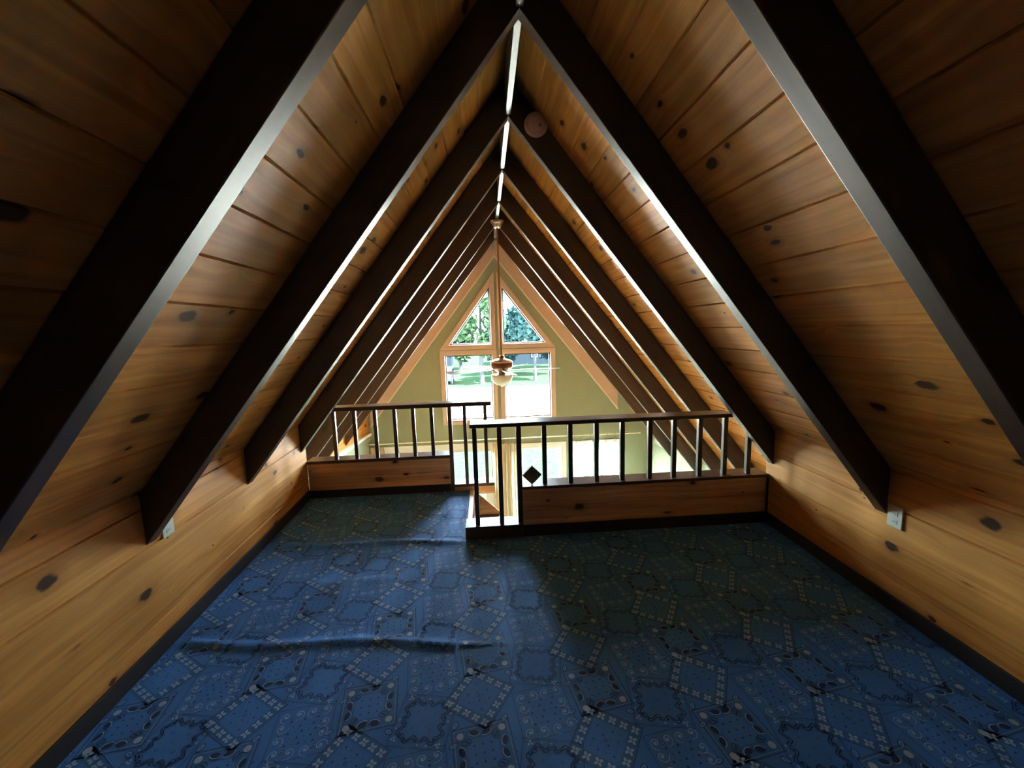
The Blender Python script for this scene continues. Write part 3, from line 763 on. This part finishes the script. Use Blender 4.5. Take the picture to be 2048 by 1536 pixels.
def sqD():
    p = Pat(); frame(p, .125, .003); p.line([(-.118, -.118), (.118, -.118), (.118, .118), (-.118, .118)], .0016, NAVY, True)
    for k in range(4):
        a = k*math.pi/2; ca, sa = math.cos(a), math.sin(a); rot = lambda x, y: (x*ca-y*sa, x*sa+y*ca)
        curl(p, rot(-.045, .088), a+.15, 1); curl(p, rot(.035, .088), a-.1, -1)
        q = rot(-.098, .098)
        for dx, dy in ((0, 0), (.013, .004), (.004, .014)): p.disc((q[0]+dx*ca-dy*sa, q[1]+dx*sa+dy*ca), .0052, PALE, n=7)
        p.disc(rot(-.005, .108), .0045, PALE, n=6); p.disc(rot(-.045, .110), .004, ROS, n=6)
        p.loop(rot(-.075, .075), .012, .010, a, .003, NAVY, 9)
    for i in range(3):
        for j in range(3):
            if (i+j) % 2 == 0 or (i, j) == (1, 1): q = (-.038+.038*i, -.038+.038*j); p.loop(q, .0045, .0045, 0, .0022, NAVY, 7); p.disc(q, .0022, PALE, n=5)
    return p
def cell():
    p = Pat()
    p.put(sqB(), (-.020, 0), R(9)); p.put(sqD(), (-.025, -.262), R(-10)); p.put(sqC(), (.243, .095), R(9.5)); p.put(sqA(), (.215, -.160), R(-32.6))
    # filler between the squares
    for x, y, a in ((.10, -.02, .3), (.115, -.30, 1.2), (.36, -.04, -.6), (.33, -.28, .9), (.115, .13, .5)):
        p.loop((x, y), .012, .006, a, .0025, PALE, 8); p.loop((x, y), .020, .012, a, .0025, NAVY, 10)
    for x, y in ((.09, .07), (.095, -.19), (.37, -.10), (.40, -.24), (.13, -.36), (.30, -.33), (-.16, -.12), (-.155, -.17), (.12, -.05)):
        p.disc((x, y), .0045, NAVY, n=6); p.disc((x, y), .002, PALE, n=5)
    return p
def build_carpet():
    c = cell(); cv = np.array(c.v); cm = np.array(c.m)
    def inside(x, y):
        l = -(2.08101+0.03755*(y-3)); r = 2.12514+0.02449*(y-3)
        return (x > l+.012) & (x < r-.012) & (y > -0.6) & ((y < 3.218) | ((y < 4.282) & (x < JX-.004)))
    V, F, Mi = [], [], []; off = 0
    # base grid
    def grid(x0f, x1f, y0, y1, nx, ny):
        nonlocal off
        ys = np.linspace(y0, y1, ny+1); pts = []
        for y in ys:
            xs = np.linspace(x0f(y), x1f(y), nx+1); pts += [(x, y) for x in xs]
        P = np.array(pts); z = 0.0 + wrinkle(P[:, 0], P[:, 1])
        V.extend(np.column_stack([P, z]).tolist())
        for j in range(ny):
            for i in range(nx):
                a = off+j*(nx+1)+i; F.append([a, a+1, a+nx+2, a+nx+1]); Mi.append(0)
        off += len(P)
    grid(lambda y: WL(y)+.012, lambda y: JX, 0.0, 4.286, 66, 190)
    grid(lambda y: JX, lambda y: WR(y)-.012, 0.0, 3.221, 60, 60)
    grid(lambda y: WL(y)+.012, lambda y: WR(y)-.012, YB, 0.0, 4, 2)
    hz = {0: .0004, 1: .0012, 2: .0016, 3: .0004, 4: .0013, 5: .0008}
    zz = np.zeros(len(cv))
    for f, mi in zip(c.f, c.m):
        for k in f: zz[k] = hz[mi]
    for a in range(-6, 7):
        for b in range(-10, 12):
            ox, oy = -0.0+0.53*a, 1.645+0.26*(a % 2)+0.52*b
            if oy < -1 or oy > 5: continue
            px, py = cv[:, 0]+ox, cv[:, 1]+oy
            ok = inside(px, py)
            if not ok.any(): continue
            fs = [(f, mi) for f, mi in zip(c.f, c.m) if all(ok[k] for k in f)]
            used = sorted({k for f, _ in fs for k in f}); mp = {k: off+i for i, k in enumerate(used)}
            z = wrinkle(px, py) + zz
            V.extend([(px[k], py[k], z[k]) for k in used])
            for f, mi in fs: F.append([mp[k] for k in f]); Mi.append(0 if mi == 5 else mi)
            off += len(used)
    me = bpy.data.meshes.new('carpet'); me.from_pydata(V, [], F); me.polygons.foreach_set('material_index', Mi)
    for mt in CARP: me.materials.append(mt)
    # all faces up
    bm = bmesh.new(); bm.from_mesh(me)
    for f in bm.faces:
        if f.normal.z < 0: f.normal_flip()
        f.smooth = True
    bm.to_mesh(me); bm.free()
    o = bpy.data.objects.new('carpet', me); link(o); return o
cp = build_carpet(); tag(cp, 'blue bandana-patterned carpet covering the loft floor', 'carpet')

# ------------------------------------------------------------------ outdoors
GZ = -3.2
def slab(name, x0, x1, y0, y1, z, mat, lab):
    mb = MB(); mb.box((x0, y0, z-0.2), (x1, y1, z)); struct(mb.build(name, mat), lab)
slab('ground', -60, 60, 8.4, 120, GZ, M['lawn'], 'lawn outside the windows')
slab('driveway', -9.0, 60, 19.2, 35.6, GZ+0.02, M['drive'], 'pale gravel drive across the lawn')
def tree(x, y, h, r, zc0, leaf, trunk_r, label, n=2200, conif=False, seed=1, ls=0.32):
    q = random.Random(seed); t = empty('tree', (x, y, GZ)); tag(t, label, 'tree', 'trees beyond the drive')
    mb = MB(); mb.tube([(0, 0, 0), (0.02, 0, 0.5), (0, 0.02, zc0+0.5), (0.1, 0, h*0.8)], [trunk_r*1.35, trunk_r, trunk_r*0.85, trunk_r*0.3], 12)
    for k in range(5):
        a = q.uniform(0, 6.28); z = zc0 + (h-zc0)*q.uniform(0.1, 0.6); mb.tube([(0, 0, z-0.5), (math.cos(a)*r*.5, math.sin(a)*r*.5, z+0.6)], [trunk_r*.4, trunk_r*.15], 6)
    mb.build('trunk', M['bark'], t)
    mb = MB()
    blobs = []
    if not conif:
        for k in range(16):
            u = q.uniform(-1, 1); a = q.uniform(0, 6.28); s = math.sqrt(1-u*u)
            blobs.append((math.cos(a)*s*r*.62, math.sin(a)*s*r*.62, (zc0+h)/2 + u*(h-zc0)*.38, r*q.uniform(.32, .5)))
    for k in range(n):
        if conif:
            tt = q.random()**1.3; z = zc0 + (h-zc0)*tt; rr = r*(1-tt)*(0.55+0.45*((z*1.7) % 1.0))*math.sqrt(q.random()); a = q.uniform(0, 6.28)
            c = Vector((math.cos(a)*rr, math.sin(a)*rr, z-rr*0.25))
        else:
            b = blobs[q.randrange(len(blobs))]; d = Vector((q.gauss(0, 1), q.gauss(0, 1), q.gauss(0, 1))).normalized()*b[3]*(q.random()**.4)
            c = Vector(b[:3]) + d
        e1 = Vector((q.gauss(0, 1), q.gauss(0, 1), q.gauss(0, 1))).normalized(); e2 = e1.cross(Vector((q.gauss(0, 1), q.gauss(0, 1), q.gauss(0, 1)))).normalized()
        s = ls*q.uniform(.5, 1.2)
        mb.poly([c-e1*s, c-e2*s*.5, c+e1*s, c+e2*s*.5])
    mb.build('foliage', leaf, t, weld=False)
tree(-0.7, 38.4, 10, 2.5, 2.3, M['leafA'], 0.22, 'leafy bright green tree seen through the left windows', 3600, seed=3)
tree(4.4, 39.4, 10.5, 2.5, 2.6, M['leafB'], 0.16, 'bluish evergreen with the nearer trunk seen through the right windows', 5200, conif=False, seed=5, ls=.34)
tree(7.3, 43.5, 9.5, 2.2, 3.0, M['leafB'], 0.14, 'slim bluish tree at the right edge of the right windows', 2600, seed=8)
tree(1.7, 46.5, 10.5, 2.9, 1.2, M['leafB'], 0.25, 'dark tree far behind the centre post of the windows', 4200, seed=9, ls=.4)
tree(8.6, 51, 11, 3.4, 1.0, M['leafB'], 0.25, 'tall dark tree farthest to the right', 3200, seed=10, ls=.45)
tree(-3.6, 54, 8.0, 2.4, 0.8, M['leafA'], 0.2, 'lower leafy tree far back on the left', 2600, seed=12, ls=.4)
# grey-blue neighbour house with windows
hs = empty('neighbour_house', (9.5, 58, GZ)); tag(hs, 'slate-blue neighbouring house behind the right-hand trees', 'house')
mb = MB(); mb.box((-7.5, 0, 0), (6, 6, 3.0)); mb.build('wall', M['slateblue'], hs)
mb = MB(); mb.prism([(-8, -0.5, 3.0), (-8, 6.5, 3.0), (-8, 3, 4.6)], (14.5, 0, 0)); mb.build('roof', M['paleroof'], hs)
for x in (-3.4, -2.2, 0.4, 1.8):
    mb = MB(); ring(mb, [(x, 1.0), (x+0.9, 1.0), (x+0.9, 2.3), (x, 2.3)], [(x+.1, 1.1), (x+.8, 1.1), (x+.8, 2.2), (x+.1, 2.2)], -0.06, 0.0); f = mb.build('window_frame', M['paleroof'], hs)
    mb = MB(); mb.poly([(x+.1, -0.02, 1.1), (x+.8, -0.02, 1.1), (x+.8, -0.02, 2.2), (x+.1, -0.02, 2.2)]); mb.build('pane', M['slateblue'], f)
sh = empty('garden_shed', (-7.3, 60, GZ)); tag(sh, 'slate-blue shed with a pale gabled roof at the far left of the view', 'shed')
mb = MB(); mb.prism([(-2, 0, 0), (2, 0, 0), (2, 0, 2.2), (0, 0, 3.6), (-2, 0, 2.2)], (0, 4, 0)); mb.build('wall', M['slateblue'], sh)
mb = MB(); mb.prism([(-2.4, -.3, 1.95), (0, -.3, 3.62), (2.4, -.3, 1.95), (2.4, -.3, 2.2), (0, -.3, 3.88), (-2.4, -.3, 2.2)], (0, 4.6, 0)); mb.build('roof', M['paleroof'], sh)
car = empty('parked_car', (-4.35, 40.5, GZ)); tag(car, 'blue car parked on the lawn at the left edge of the window', 'car')
mb = MB(); prof = [(-2.1, .3), (2.1, .3), (2.15, .7), (1.9, .95), (1.2, 1.0), (.7, 1.45), (-1.1, 1.48), (-1.8, 1.05), (-2.1, .9)]
mb.prism([(0.0, y, z) for y, z in prof], (1.7, 0, 0)); o = mb.build('body', M['carpaint'], car, bevel=.06); o.location = (-.85, 0, 0)
mb = MB(); mb.prism([(-.87, .62, 1.0), (-.87, -.95, 1.02), (-.87, -.9, 1.38), (-.87, .5, 1.36)], (1.74, 0, 0)); mb.build('side_glass', M['slateblue'], car)
for x in (-.86, .70):
    for y in (-1.3, 1.3):
        mb = MB(); mb.tube([(x, y, .33), (x+.16, y, .33)], .33, 18); mb.build('wheel', M['tyre'], car)
